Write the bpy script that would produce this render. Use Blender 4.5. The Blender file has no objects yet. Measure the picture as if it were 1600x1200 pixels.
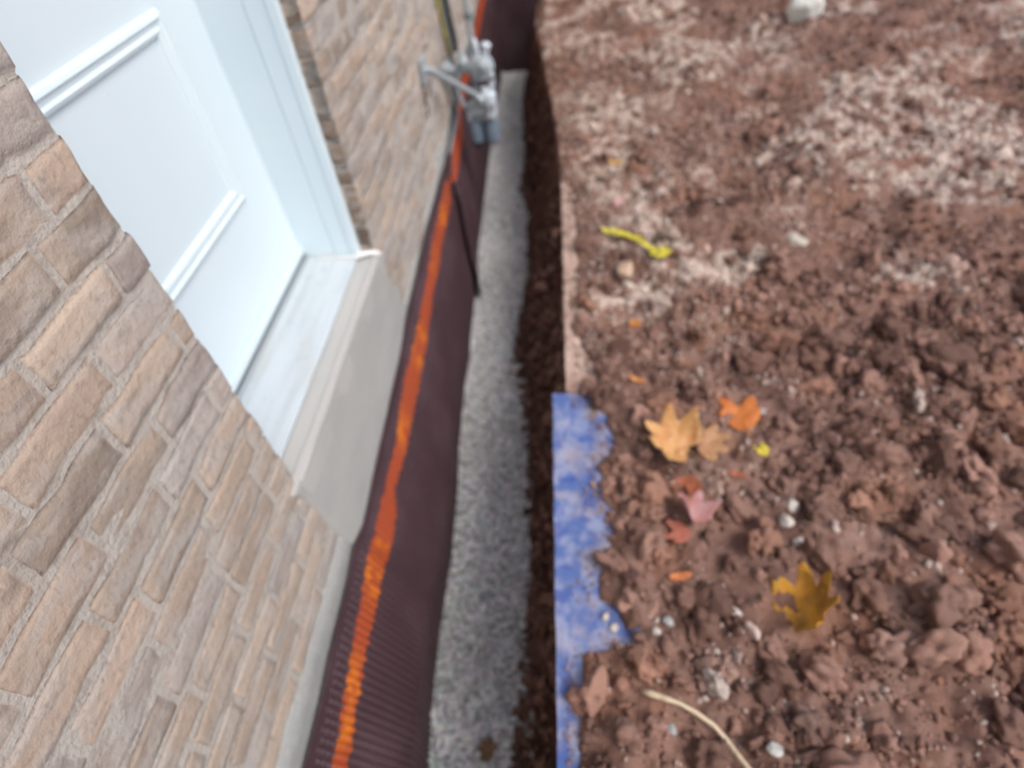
import bpy, math, random
import numpy as np
from mathutils import Matrix, Vector
sc = bpy.context.scene
C = sc.collection
# ------------------------------------------------------------------ camera, light, exposure
cd = bpy.data.cameras.new('camera'); cam = bpy.data.objects.new('camera', cd); C.objects.link(cam)
sc.camera = cam
RX, UP, BK = [0.9954, 0.052274, -0.080293], [0.014418, 0.746772, 0.664924], [0.094719, -0.663023, 0.742583]
cam.matrix_world = Matrix(((RX[0],UP[0],BK[0],.70),(RX[1],UP[1],BK[1],0),(RX[2],UP[2],BK[2],1.55),(0,0,0,1)))
cd.sensor_width = 36; cd.lens = 19.977; cd.clip_start = .02; cd.clip_end = 400
cd.dof.use_dof = True; cd.dof.focus_distance = .62; cd.dof.aperture_fstop = 2.1
w = bpy.data.worlds.new('World'); sc.world = w; w.use_nodes = True
nt = w.node_tree; bg = nt.nodes['Background']
sky = nt.nodes.new('ShaderNodeTexSky'); sky.sky_type = 'NISHITA'; sky.sun_disc = False
EL, RO = math.radians(52), math.radians(122)
sky.sun_elevation = EL; sky.sun_rotation = RO; sky.air_density = 1.0; sky.dust_density = 3.5; sky.ozone_density = 1.0
nt.links.new(sky.outputs[0], bg.inputs[0]); bg.inputs[1].default_value = .15
sd = bpy.data.lights.new('sun', 'SUN'); sd.energy = .95; sd.angle = math.radians(25); sd.color = (1, .97, .93)
so = bpy.data.objects.new('sun', sd); C.objects.link(so)
sv = Vector((math.sin(RO)*math.cos(EL), math.cos(RO)*math.cos(EL), math.sin(EL)))
so.rotation_euler = sv.to_track_quat('Z', 'Y').to_euler()
vs = sc.view_settings; vs.view_transform = 'Standard'; vs.look = 'None'; vs.exposure = .60; vs.gamma = 1; vs.use_curve_mapping = False

# ------------------------------------------------------------------ helpers
random.seed(7)
def s2l(c):
    c = np.asarray(c, float)/255.
    return np.where(c <= .04045, c/12.92, ((c+.055)/1.055)**2.4)
def rgb(*c): return (*[float(v) for v in s2l(c)], 1)
def _h(i, j, k, s):
    n = (i*374761393 + j*668265263 + k*2147483647 + s*974711) & 0xffffffff
    n = ((n ^ (n >> 13)) * 1274126177) & 0xffffffff
    n = ((n ^ (n >> 16)) * 2246822519) & 0xffffffff
    return ((n ^ (n >> 15)) & 0xffffff) / float(0xffffff)
def noise3(x, y, z, seed=0):
    x, y, z = np.broadcast_arrays(np.asarray(x, float), np.asarray(y, float), np.asarray(z, float))
    xi, yi, zi = np.floor(x), np.floor(y), np.floor(z)
    fx, fy, fz = x-xi, y-yi, z-zi
    fx = fx*fx*(3-2*fx); fy = fy*fy*(3-2*fy); fz = fz*fz*(3-2*fz)
    xi, yi, zi = xi.astype(np.int64)+5000, yi.astype(np.int64)+5000, zi.astype(np.int64)+5000
    r = 0
    for a in (0, 1):
        for b in (0, 1):
            for c in (0, 1):
                r = r + _h(xi+a, yi+b, zi+c, seed)*(fx if a else 1-fx)*(fy if b else 1-fy)*(fz if c else 1-fz)
    return r*2-1
def fbm(x, y, z=0, o=4, seed=0, g=.5):
    r = 0; a = 1; f = 1; t = 0
    for i in range(o):
        r = r + a*noise3(x*f+i*7.3, y*f+i*3.1, z*f, seed+i); t += a; a *= g; f *= 2.03
    return r/t
def mesh_obj(name, V, F, mat, parent=None, col=None, smooth=True, attr=None):
    """V (n,3) array, F list of tuples or an (m,k) array"""
    me = bpy.data.meshes.new(name); V = np.asarray(V, np.float32)
    if isinstance(F, np.ndarray):
        m, k = F.shape
        me.vertices.add(len(V)); me.vertices.foreach_set('co', V.ravel())
        me.loops.add(m*k); me.loops.foreach_set('vertex_index', F.astype(np.int32).ravel())
        me.polygons.add(m); me.polygons.foreach_set('loop_start', np.arange(0, m*k, k, dtype=np.int32))
        me.update(calc_edges=True)
    else:
        me.from_pydata([tuple(map(float, v)) for v in V], [], F)
    me.validate()
    me.polygons.foreach_set('use_smooth', np.full(len(me.polygons), smooth)); me.update()
    if col is not None:
        a = me.color_attributes.new('col', 'FLOAT_COLOR', 'POINT')
        cc = np.ones((len(V), 4), np.float32); cc[:, :3] = col; a.data.foreach_set('color', cc.ravel())
    if attr:
        for n, v in attr.items():
            a = me.attributes.new(n, 'FLOAT', 'POINT'); a.data.foreach_set('value', np.asarray(v, np.float32))
    me.materials.append(mat)
    o = bpy.data.objects.new(name, me); C.objects.link(o)
    if parent: o.parent = parent; o.matrix_parent_inverse = parent.matrix_world.inverted()
    return o
def tag(o, label, cat, group=None):
    o['label'] = label; o['category'] = cat
    if group: o['group'] = group
    return o
def kind(o, k): o['kind'] = k; return o
def empty(name, loc, label, cat, group=None):
    o = bpy.data.objects.new(name, None); C.objects.link(o); o.location = loc; o.empty_display_size = .05
    o.matrix_world = Matrix.Translation(loc)
    return tag(o, label, cat, group)
def gridfaces(n, m):
    i = np.arange(n-1)[:, None]*m + np.arange(m-1)[None]
    return np.stack([i, i+1, i+m+1, i+m], -1).reshape(-1, 4)
class MB:
    def __init__(s): s.v = []; s.f = []
    def add(s, V, F):
        b = len(s.v); s.v += [tuple(map(float, v)) for v in V]; s.f += [tuple(int(i)+b for i in q) for q in F]; return s
    def box(s, lo, hi, bev=0.0):
        x0, y0, z0 = lo; x1, y1, z1 = hi
        if bev <= 0:
            V = [(x, y, z) for x in (x0, x1) for y in (y0, y1) for z in (z0, z1)]
            return s.add(V, [(0,1,3,2),(4,6,7,5),(0,4,5,1),(2,3,7,6),(0,2,6,4),(1,5,7,3)])
        V = []; F = []; idx = {}
        for sx in (0, 1):
            for sy in (0, 1):
                for sz in (0, 1):
                    for ax in range(3):
                        p = [(x0, x1)[sx], (y0, y1)[sy], (z0, z1)[sz]]
                        for a, q in enumerate((sx, sy, sz)):
                            if a != ax: p[a] += bev*(-1 if q else 1)
                        idx[(sx, sy, sz, ax)] = len(V); V.append(p)
        def g(*a): return idx[a]
        for ax in range(3):
            for q in (0, 1):
                o = [a for a in range(3) if a != ax]; ring = []
                for u, v in ((0,0),(1,0),(1,1),(0,1)):
                    k = [0,0,0]; k[ax] = q; k[o[0]] = u; k[o[1]] = v; ring.append(g(*k, ax))
                F.append(tuple(ring if (q == 1) == (ax != 1) else ring[::-1]))
        for ax in range(3):
            o = [a for a in range(3) if a != ax]
            for u in (0, 1):
                for v in (0, 1):
                    k0 = [0,0,0]; k0[o[0]] = u; k0[o[1]] = v; k1 = list(k0); k1[ax] = 1
                    F.append((g(*k0, o[0]), g(*k1, o[0]), g(*k1, o[1]), g(*k0, o[1])))
        for sx in (0, 1):
            for sy in (0, 1):
                for sz in (0, 1): F.append((g(sx,sy,sz,0), g(sx,sy,sz,1), g(sx,sy,sz,2)))
        return s.add(V, F)
    def tube(s, pts, rad, n=12, cap=True):
        P = [Vector(p) for p in pts]; R = rad if hasattr(rad, '__len__') else [rad]*len(P)
        V = []; F = []; up = None
        for i, p in enumerate(P):
            t = (P[min(i+1, len(P)-1)]-P[max(i-1, 0)]).normalized()
            if up is None: up = Vector((0, 0, 1)) if abs(t.z) < .9 else Vector((1, 0, 0))
            a = t.cross(up).normalized(); up = a.cross(t).normalized()
            for k in range(n):
                th = 2*math.pi*k/n; V.append(p + (a*math.cos(th)+up*math.sin(th))*R[i])
        for i in range(len(P)-1):
            for k in range(n): F.append((i*n+k, i*n+(k+1) % n, (i+1)*n+(k+1) % n, (i+1)*n+k))
        if cap: F += [tuple(range(n))[::-1], tuple((len(P)-1)*n+k for k in range(n))]
        return s.add(V, F)
    def lathe(s, base, axis, prof, n=20):
        """prof: list of (distance along axis, radius)"""
        b = Vector(base); t = Vector(axis).normalized()
        return s.tube2([b+t*d for d, r in prof], [r for d, r in prof], t, n)
    def tube2(s, P, R, t, n):
        up = Vector((0, 0, 1)) if abs(t.z) < .9 else Vector((1, 0, 0)); a = t.cross(up).normalized(); u = a.cross(t).normalized()
        V = [p+(a*math.cos(2*math.pi*k/n)+u*math.sin(2*math.pi*k/n))*r for p, r in zip(P, R) for k in range(n)]
        F = [(i*n+k, i*n+(k+1) % n, (i+1)*n+(k+1) % n, (i+1)*n+k) for i in range(len(P)-1) for k in range(n)]
        F += [tuple(range(n))[::-1], tuple((len(P)-1)*n+k for k in range(n))]
        return s.add(V, F)
    def build(s, name, mat, parent=None, smooth=False, auto=False):
        o = mesh_obj(name, s.v, s.f, mat, parent, smooth=smooth or auto)
        if auto:
            o.data.set_sharp_from_angle(angle=math.radians(40))
        return o
# ---- materials
def mat(name, base=None, rough=.8, attr=False, var=(), bump=(), metal=0, spec=.5, cl=None, sub=0):
    """var: list of (scale, colour, low, high, amount) noise tints; bump: list of (scale, strength, distance)"""
    m = bpy.data.materials.new(name); m.use_nodes = True; n = m.node_tree.nodes; L = m.node_tree.links
    p = n['Principled BSDF']; p.inputs['Roughness'].default_value = rough; p.inputs['Metallic'].default_value = metal
    p.inputs['Specular IOR Level'].default_value = spec
    tc = n.new('ShaderNodeTexCoord')
    if attr:
        a = n.new('ShaderNodeAttribute'); a.attribute_name = 'col'; cur = a.outputs['Color']
    else:
        r = n.new('ShaderNodeRGB'); r.outputs[0].default_value = base; cur = r.outputs[0]
    for sc_, colr, lo, hi, amt in var:
        t = n.new('ShaderNodeTexNoise'); 
        if hasattr(sc_, '__len__'):
            mp = n.new('ShaderNodeMapping'); mp.inputs['Scale'].default_value = sc_; L.new(tc.outputs['Object'], mp.inputs[0]); L.new(mp.outputs[0], t.inputs['Vector']); t.inputs['Scale'].default_value = 1
        else:
            L.new(tc.outputs['Object'], t.inputs['Vector']); t.inputs['Scale'].default_value = sc_
        t.inputs['Detail'].default_value = 5
        mr = n.new('ShaderNodeMapRange'); mr.inputs[1].default_value = lo; mr.inputs[2].default_value = hi; mr.inputs[4].default_value = amt
        L.new(t.outputs[0], mr.inputs[0])
        mx = n.new('ShaderNodeMix'); mx.data_type = 'RGBA'; L.new(mr.outputs[0], mx.inputs[0]); L.new(cur, mx.inputs[6]); mx.inputs[7].default_value = colr
        cur = mx.outputs[2]
    L.new(cur, p.inputs['Base Color'])
    prev = None
    for sc_, st, ds in bump:
        t = n.new('ShaderNodeTexNoise'); L.new(tc.outputs['Object'], t.inputs['Vector']); t.inputs['Scale'].default_value = sc_; t.inputs['Detail'].default_value = 6
        b = n.new('ShaderNodeBump'); b.inputs['Strength'].default_value = st; b.inputs['Distance'].default_value = ds; L.new(t.outputs[0], b.inputs['Height'])
        if prev: L.new(prev, b.inputs['Normal'])
        prev = b.outputs[0]
    if prev: L.new(prev, p.inputs['Normal'])
    return m
M = {}
M['soil'] = mat('soil', rough=.95, attr=True, var=[(260, rgb(60,42,36), .5, .75, .5), (60, rgb(160,135,120), .58, .75, .3)], bump=[(300, .6, .004), (90, .5, .008)], spec=.2)
M['clod'] = mat('clod', rough=.95, attr=True, var=[(300, rgb(80,58,50), .5, .72, .4)], bump=[(260, .6, .003)], spec=.2)
M['gravel'] = mat('gravel', rough=.85, attr=True, bump=[(300, .2, .001)], spec=.3)
M['gravelbed'] = mat('gravel_bed', rgb(176,176,174), .95, var=[(120, rgb(120,120,120), .45, .6, .8)], bump=[(150, 1, .01)])
M['brick'] = mat('brick', rough=.9, attr=True, var=[((8, 9, 26), rgb(176,170,164), .47, .62, .65), (90, rgb(122,104,92), .55, .75, .45), (6, rgb(192,170,150), .5, .7, .4), ((10, 14, 40), rgb(128,118,112), .56, .72, .5)], bump=[(70, .5, .006), (300, .4, .002)], spec=.2)
M['mortar'] = mat('mortar', rgb(176,170,162), .95, var=[(30, rgb(146,136,126), .5, .7, .6), (10, rgb(192,186,178), .5, .7, .5), ((10, 5, 5), rgb(120,108,98), .6, .72, .6)], bump=[(120, .7, .005)], spec=.2)
M['parge'] = mat('parge', rgb(146,147,144), .9, var=[(14, rgb(140,138,134), .45, .7, .8), (60, rgb(178,174,166), .5, .75, .5)], bump=[(60, .4, .004)], spec=.3)
M['conc'] = mat('concrete', rgb(168,167,163), .85, var=[((20, 4, 6), rgb(176,173,167), .45, .65, .6), ((9, 3, 9), rgb(158,159,158), .5, .7, .6), (120, rgb(140,136,130), .55, .8, .5)], bump=[(45, .3, .004), (200, .3, .0015)], spec=.3)
M['strip'] = mat('sill_strip', rgb(178,176,171), .85, var=[((20, 3, 20), rgb(166,166,163), .45, .65, .7)], bump=[(90, .4, .002)])
M['white'] = mat('white_paint', rgb(210,224,230), .35, var=[(3, rgb(204,220,228), .4, .7, .6)], bump=[(6, .04, .01)], spec=.4)
M['door'] = mat('door_paint', rgb(214,228,234), .3, var=[(2, rgb(208,224,232), .4, .7, .6), (40, rgb(205,205,200), .68, .8, .4)], spec=.5)
M['thresh'] = mat('threshold', rgb(190,198,202), .5, var=[((30, 2.4, 3), rgb(172,180,184), .42, .62, .7), ((14, 3, 5), rgb(188,184,172), .56, .72, .45), (25, rgb(150,158,162), .6, .75, .5)], bump=[(80, .2, .001)])
M['seal'] = mat('sealant', rgb(232,232,230), .5)
M['rubber'] = mat('rubber', rgb(105,112,116), .6); M['ridge'] = mat('ridge_metal', rgb(165,175,180), .4, metal=.2)
M['cap'] = mat('boot', rgb(40,44,48), .6)
M['galv'] = mat('galvanised', rgb(170,178,182), .5, metal=.25, var=[(60, rgb(110,120,122), .45, .7, .7)], bump=[(120, .3, .001)])
M['cast'] = mat('cast_grey', rgb(160,170,176), .5, metal=.1, var=[(50, rgb(125,134,138), .5, .7, .7)], bump=[(150, .4, .001)])
M['darkcast'] = mat('dark_cast', rgb(112,120,126), .55, metal=.2, var=[(60, rgb(84,88,90), .5, .7, .7)])
M['lightcast'] = mat('light_cast', rgb(208,218,226), .4, metal=.1, var=[(40, rgb(160,168,172), .5, .75, .6)])
M['bluegrey'] = mat('bluegrey_plastic', rgb(98,112,126), .5, var=[(40, rgb(96,110,124), .5, .7, .6)])
M['black'] = mat('black_plastic', rgb(40,44,42), .5)
M['yellow'] = mat('yellow_coat', rgb(172,166,84), .5, var=[(14, rgb(150,140,110), .45, .6, .85)])
M['wood'] = mat('weathered_board', rgb(196,172,158), .85, var=[((60, 3, 60), rgb(170,145,130), .45, .65, .7), (9, rgb(150,110,98), .5, .7, .7), (25, rgb(210,190,180), .55, .7, .5)], bump=[(60, .3, .002)])
M['blue'] = mat('blue_board', rgb(78,102,158), .7, var=[(14, rgb(140,148,178), .45, .6, .85), ((22, 9, 22), rgb(156,156,178), .54, .66, .7), (17, rgb(52,80,150), .52, .64, .8), (9, rgb(158,148,152), .5, .66, .7), (100, rgb(110,96,92), .6, .75, .5)], bump=[(50, .3, .002)])
M['edge'] = mat('board_edge', rgb(150,150,165), .85, var=[(50, rgb(110,95,88), .5, .7, .7)])
M['root'] = mat('root', rgb(150,125,105), .8, var=[(50, rgb(100,78,66), .5, .7, .6)])
M['twig'] = mat('twig', rgb(205,188,158), .75, var=[((40, 40, 40), rgb(160,135,105), .5, .7, .6)], bump=[(120, .5, .002)])
def leafmat(n, a, b, sc_=40, c=None):
    return mat(n, rgb(*a), .6, var=[(sc_, rgb(*b), .45, .65, .7)] + ([(sc_*2.2, rgb(*c), .55, .7, .7)] if c else []), bump=[(90, .3, .002)], spec=.4)
# membrane: brown studded plastic with an orange sprayed band where the attribute says so
def membmat():
    m = mat('dimpled_membrane', rgb(70,52,56), .33, var=[(4, rgb(84,66,71), .45, .65, .7), (50, rgb(112,94,94), .6, .78, .35)], bump=[(150, .15, .001)], spec=.5)
    n = m.node_tree.nodes; L = m.node_tree.links; p = n['Principled BSDF']
    src = p.inputs['Base Color'].links[0].from_socket
    a = n.new('ShaderNodeAttribute'); a.attribute_name = 'paint'
    h = n.new('ShaderNodeAttribute'); h.attribute_name = 'hot'
    oc = n.new('ShaderNodeMix'); oc.data_type = 'RGBA'; L.new(h.outputs['Fac'], oc.inputs[0]); oc.inputs[6].default_value = rgb(160,72,40); oc.inputs[7].default_value = rgb(200,110,28)
    tc = n.new('ShaderNodeTexCoord'); t = n.new('ShaderNodeTexNoise'); t.inputs['Scale'].default_value = 70; t.inputs['Detail'].default_value = 4; L.new(tc.outputs['Object'], t.inputs['Vector'])
    ad = n.new('ShaderNodeMath'); ad.operation = 'ADD'; L.new(a.outputs['Fac'], ad.inputs[0]); L.new(t.outputs[0], ad.inputs[1])
    mr = n.new('ShaderNodeMapRange'); mr.inputs[1].default_value = .84; mr.inputs[2].default_value = 1.0; mr.inputs[4].default_value = .95; L.new(ad.outputs[0], mr.inputs[0])
    mx = n.new('ShaderNodeMix'); mx.data_type = 'RGBA'; L.new(mr.outputs[0], mx.inputs[0]); L.new(src, mx.inputs[6]); L.new(oc.outputs[2], mx.inputs[7])
    L.new(mx.outputs[2], p.inputs['Base Color'])
    return m
M['memb'] = membmat()

# ------------------------------------------------------------------ the ground plan (metres; wall face x = .03, trench runs along +y)
MT = [(-6,-.06),(.195,-.06),(.45,-.045),(.667,-.04),(.758,-.02),(.842,-.05),(.991,-.03),(1.261,-.02),(1.557,.006),(1.71,.03),(1.992,.046),(2.357,.065),(2.797,.061),(3.024,.053),(3.279,.1),(3.503,.15),(4.6,.19),(5.2,.24),(7,.26)]
GL = [(-6,.21),(.293,.201),(.489,.187),(.713,.177),(.971,.178),(1.273,.177),(1.63,.152),(2.059,.141),(2.583,.123),(3.24,.105),(4.086,.08),(4.841,.06),(7,.05)]
GR = [(-6,.50),(.306,.509),(.5,.523),(.846,.542),(1.121,.545),(1.4,.53),(1.628,.525),(1.873,.478),(2.248,.42),(2.572,.43),(3.006,.475),(3.606,.46),(4.154,.39),(4.8,.385),(5.734,.34),(6.55,.363),(60,.4)]
XE = [(-6,.715),(1.3,.715),(1.7,.70),(2.7,.705),(3.2,.68),(3.5,.655),(4.2,.60),(4.8,.54),(5.3,.49),(5.7,.50),(6.1,.66),(6.5,.9),(60,.9)]
XB = [(-6,.72),(.1,.70),(.212,.703),(.301,.712),(.356,.732),(.399,.714),(.451,.723),(.477,.814),(.511,.881),(.575,.82),(.591,.756),(.662,.773),(.758,.81),(.82,.836),(.905,.794),(1.022,.809),(1.096,.834),(1.175,.834),(1.259,.80),(1.348,.765),(1.378,.80),(1.474,.80),(1.578,.742),(1.928,.74),(2.415,.742),(2.713,.725),(3.1,.66),(60,.5)]
def itp(T, y): return np.interp(y, [a for a, b in T], [b for a, b in T])
def sm(a, b, x):
    t = np.clip((x-a)/(b-a), 0, 1); return t*t*(3-2*t)
def memb_x(y, z):
    zt = itp(MT, y); xb = itp(GL, y); f = np.clip((zt-z)/(zt+.52), 0, 1)
    return .045+(xb-.045)*f**1.1
def macro(x, y):
    m = .02+.20*sm(1.6, 5.2, y)*sm(.5, 1.3, x)+.16*sm(1.0, 2.8, x)*sm(.5, 4, y)
    m = m+.10*sm(4.2, 5.2, y)*sm(.45, .6, x)
    return m+(-.15)*sm(6, 9, y)-.25*sm(4, 9, x)
def ground_h(x, y):
    far = sm(8, 14, np.hypot(x, y))
    m = macro(x, y)
    l = .036*fbm(x*5, y*5, 0, 3, 11)+.045*fbm(x*2, y*2, 0, 2, 5)*sm(.8, 1.6, x)
    r = 1-np.abs(noise3(x*13, y*13, 0, 21)); l = l+.026*(r-.5)
    l = l+.055*fbm((x+.5*y)*2.6, (y-.3*x)*4.2, 0, 2, 13)*sm(1.3, 2.6, y)*sm(.72, .95, x)
    r2 = 1-np.abs(noise3(x*31, y*31, 0, 31)); l = l+.014*(r2-.5)+.006*noise3(x*70, y*70, 0, 41)
    h = m+l*(1-.7*far)
    xb = itp(XB, y)+.012*noise3(y*22, 0, 0, 3)+.006*noise3(y*60, 0, 0, 4)
    d = x-xb
    board = sm(3.3, 2.9, y)
    cover = sm(-.006, .02, d)
    hb = -.05+(.062+np.minimum(np.maximum(d, 0)*.35, .05)*.0)*cover
    hs = np.maximum(h, .012) * sm(-.0, .10, d) + hb*(1-sm(0, .10, d))
    return np.where(d < .15, hs*board+h*(1-board), h)
def soil_col(x, y, z=0):
    base = s2l((136, 106, 94))[None]; dark = s2l((86, 62, 54))[None]; pale = s2l((212, 194, 180))[None]; red = s2l((134, 100, 84))[None]
    n1 = fbm(x*3.2+y*1.2, y*3.2-x, 0, 4, 71); n2 = fbm(x*9, y*9, z*9, 3, 77)[:, None]
    # pale crumbly crust lies in streaks across the far, upper part of the heap
    band = sm(.02, .36, n1+.34*sm(1.2, 2.6, y)*sm(.72, 1.1, x)*(1-.5*sm(1.9, 3.0, x))-.12)*(.2+.8*sm(1.1, 1.9, y))
    band = (band*sm(-.25, .35, fbm(x*26, y*26, 0, 3, 79)))[:, None]
    c = base*(1-sm(.0, .5, n2)) + red*sm(.0, .5, n2)
    c = c*(1-.7*sm(.0, .5, -n2)) + dark*.7*sm(0, .5, -n2)  # dark mottle deepened as painted occlusion for gaps in the soil
    return c*(1-.8*band)+pale*.8*band, band[:, 0]

# ---- ground: trench face and surface in one sheet
ys = np.concatenate([-60*np.geomspace(.02, 1, 14)[::-1]+.2, np.arange(-.95, .1, .03), np.arange(.1, 3.6, .009), np.arange(3.6, 6.6, .014), 6.6+np.geomspace(.03, 55, 40)])
ys = np.unique(np.round(ys, 4))
nf = 60
xoff = np.concatenate([np.arange(0, 1.2, .009), np.arange(1.2, 3.6, .02), 3.6+np.geomspace(.03, 60, 40)])
Y = ys[:, None]*np.ones((1, nf+len(xoff)))
Xg = np.zeros_like(Y); Zg = np.zeros_like(Y)
t = np.linspace(0, 1, nf)[None]
xe = itp(XE, ys)[:, None]; xr = itp(GR, ys)[:, None]
yt = ys[:, None]
xtop = xe+xoff[None]
topz = ground_h(xtop, yt*np.ones_like(xtop))
z0 = -.82; z1 = topz[:, :1]
zf = z0+(z1-z0)*t
prof = t**1.15
xf = xr+(xe-xr)*prof
rough = .060*fbm(yt*5, zf*6, 0, 4, 51)+.034*(1-np.abs(noise3(yt*16, zf*16, 0, 52)))+.010*noise3(yt*45, zf*45, 0, 53)
env = np.sin(np.pi*np.clip(t*.9+.08, 0, 1))**.6
rough = rough+.03*noise3(yt*3.2, zf*2, 0, 57)
xf = xf+rough*env*(1-sm(.93, 1, t))
Xg[:, :nf] = xf; Zg[:, :nf] = zf
Xg[:, nf:] = xtop; Zg[:, nf:] = topz
Xg[:, nf] += .002
V = np.stack([Xg, Y, Zg], -1).reshape(-1, 3)
col, _ = soil_col(V[:, 0], V[:, 1], V[:, 2])
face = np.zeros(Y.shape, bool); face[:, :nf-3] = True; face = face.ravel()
face_shade = s2l((98, 72, 62))[None]*(1+.6*fbm(V[:, 1]*8, V[:, 2]*8, 0, 3, 61)[:, None])  # soil on the face coloured darker, painting in the trench's shade
col = np.where(face[:, None], face_shade, col)
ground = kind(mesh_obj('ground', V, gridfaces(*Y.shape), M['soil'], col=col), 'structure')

# ---- trench floor of crushed stone
yy = np.arange(-.9, 6.75, .02); xx = np.linspace(-.05, .75, 50)
GY, GX = np.meshgrid(yy, xx, indexing='ij')
def floor_z(x, y): return -.765+.012*fbm(x*6, y*4, 0, 3, 91)+.02*sm(.40, .52, x)
V = np.stack([GX, GY, floor_z(GX, GY)], -1).reshape(-1, 3)
kind(mesh_obj('trench_floor', V, gridfaces(*GY.shape), M['gravelbed']), 'structure')

# ------------------------------------------------------------------ stones and clods (uncountable): one mesh each
def ico(sub):
    p = (1+5**.5)/2
    V = [(-1,p,0),(1,p,0),(-1,-p,0),(1,-p,0),(0,-1,p),(0,1,p),(0,-1,-p),(0,1,-p),(p,0,-1),(p,0,1),(-p,0,-1),(-p,0,1)]
    F = [(0,11,5),(0,5,1),(0,1,7),(0,7,10),(0,10,11),(1,5,9),(5,11,4),(11,10,2),(10,7,6),(7,1,8),(3,9,4),(3,4,2),(3,2,6),(3,6,8),(3,8,9),(4,9,5),(2,4,11),(6,2,10),(8,6,7),(9,8,1)]
    V = [np.array(v, float)/np.linalg.norm(v) for v in V]
    for _ in range(sub):
        c = {}; F2 = []
        def mid(a, b):
            k = (min(a, b), max(a, b))
            if k not in c: m = V[a]+V[b]; c[k] = len(V); V.append(m/np.linalg.norm(m))
            return c[k]
        for a, b, d in F:
            x, y, z = mid(a, b), mid(b, d), mid(d, a); F2 += [(a,x,z),(b,y,x),(d,z,y),(x,y,z)]
        F = F2
    return np.array(V), np.array(F)
def shapes(sub, n, amp, cuts, seed):
    r = np.random.default_rng(seed); B0, F = ico(sub); out = []
    for i in range(n):
        v = B0.copy(); v *= (1+amp*fbm(v[:, 0]*1.6+i*9, v[:, 1]*1.6, v[:, 2]*1.6, 3, seed+i)[:, None])
        for k in range(cuts):
            d = r.normal(size=3); d /= np.linalg.norm(d); q = v@d; lim = r.uniform(.55, .85)
            v -= np.outer(np.maximum(q-lim, 0), d)
        out.append(v)
    return np.array(out), F
def rotm(n, r):
    q = r.normal(size=(n, 4)); q /= np.linalg.norm(q, axis=1)[:, None]; a, b, c, d = q.T
    return np.stack([np.stack([1-2*(c*c+d*d), 2*(b*c-a*d), 2*(b*d+a*c)], -1), np.stack([2*(b*c+a*d), 1-2*(b*b+d*d), 2*(c*d-a*b)], -1), np.stack([2*(b*d-a*c), 2*(c*d+a*b), 1-2*(b*b+c*c)], -1)], 1)
def scatter(P, S, shp, r, squash=.45):
    L, F = shp; n = len(P); k = r.integers(0, len(L), n)
    sc3 = S[:, None]*r.uniform(1-squash, 1+squash*.6, (n, 3))
    v = L[k]*sc3[:, None, :]; v = np.einsum('nij,nkj->nki', rotm(n, r), v)+P[:, None]
    nv = L.shape[1]
    return v.reshape(-1, 3), (F[None]+(np.arange(n)*nv)[:, None, None]).reshape(-1, 3), nv
def build_scatter(name, groups, m, smooth=True):
    VV = []; FF = []; CC = []; b = 0
    for P, S, shp, colr, r in groups:
        v, f, nv = scatter(P, S, shp, r); VV.append(v); FF.append(f+b); CC.append(np.repeat(colr, nv, 0)); b += len(v)
    return mesh_obj(name, np.concatenate(VV), np.concatenate(FF), m, col=np.concatenate(CC), smooth=smooth)
r = np.random.default_rng(3)
S0 = shapes(0, 10, .35, 0, 100); S1 = shapes(1, 16, .6, 2, 200); S2 = shapes(2, 24, .8, 1, 300); S3 = shapes(3, 24, .9, 1, 400)
G1 = shapes(1, 12, .3, 6, 500)
# gravel
n = 29000
gy = r.uniform(-.5, 6.6, n); gx = r.uniform(0, 1, n)*(itp(GR, gy)+.07-(itp(GL, gy)-.03))+itp(GL, gy)-.03
gs = r.uniform(.0042, .0098, n)*np.where(r.random(n) < .07, 1.7, 1)
gc = s2l((196, 196, 194))[None]*r.uniform(.72, 1.22, (n, 1))*np.array([[1, 1, 1]])*(1+.05*r.normal(size=(n, 3)))
gc *= 1.22*(1+.18*fbm(gx*3.5, gy*3, 0, 3, 87))[:, None]
P = np.stack([gx, gy, floor_z(gx, gy)+.004+r.uniform(-.002, .005, n)], -1)
kind(build_scatter('gravel', [(P, gs, G1, np.clip(gc, .01, .8), r)], M['gravel'], smooth=False), 'stuff')
# soil clods: density falls with distance, bigger ones near the lower right
def sample(n, x0, x1, y0, y1, keep):
    o = np.zeros((0, 2))
    while len(o) < n:
        q = np.stack([r.uniform(x0, x1, n), r.uniform(y0, y1, n)], -1)
        q = q[keep(q[:, 0], q[:, 1]) > r.random(n)]; o = np.concatenate([o, q])
    return o[:n]
def okx(x, y):
    return ((x > itp(XB, y)+.005) | (y > 3.1)) & (x > itp(XE, y)+.0) & (x < 1.5+.55*y+.9)
LAID = [(1.268,1.203,.08),(1.045,1.075,.08),(1.13,1.085,.06),(1.064,.939,.04),(1.314,1.072,.03),(1.215,.978,.03),(1.045,.815,.05),(1.012,.775,.03),(.999,.653,.03),(1.285,.555,.08),(.97,1.657,.03),(.95,1.367,.03),(.978,2.9,.03),
        (.87,.36,.02),(.89,.355,.02),(.91,.348,.02),(.93,.342,.02),(.951,.336,.02),(.985,.32,.02),(1.02,.298,.02),(1.048,.268,.02),(1.072,.232,.02),(1.09,.19,.02),(.905,2.222,.03),(.95,2.205,.03),(.995,2.18,.03),(1.035,2.145,.03),(1.062,2.1,.03),(1.09,2.06,.03),(1.118,2.035,.03),
        (.96,1.974,.05),(.962,2.515,.03),(.921,.51,.02),(.953,.533,.02),(1.347,.869,.03),(1.337,.824,.03),(1.328,.775,.03),(1.347,1.234,.02)]
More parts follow.
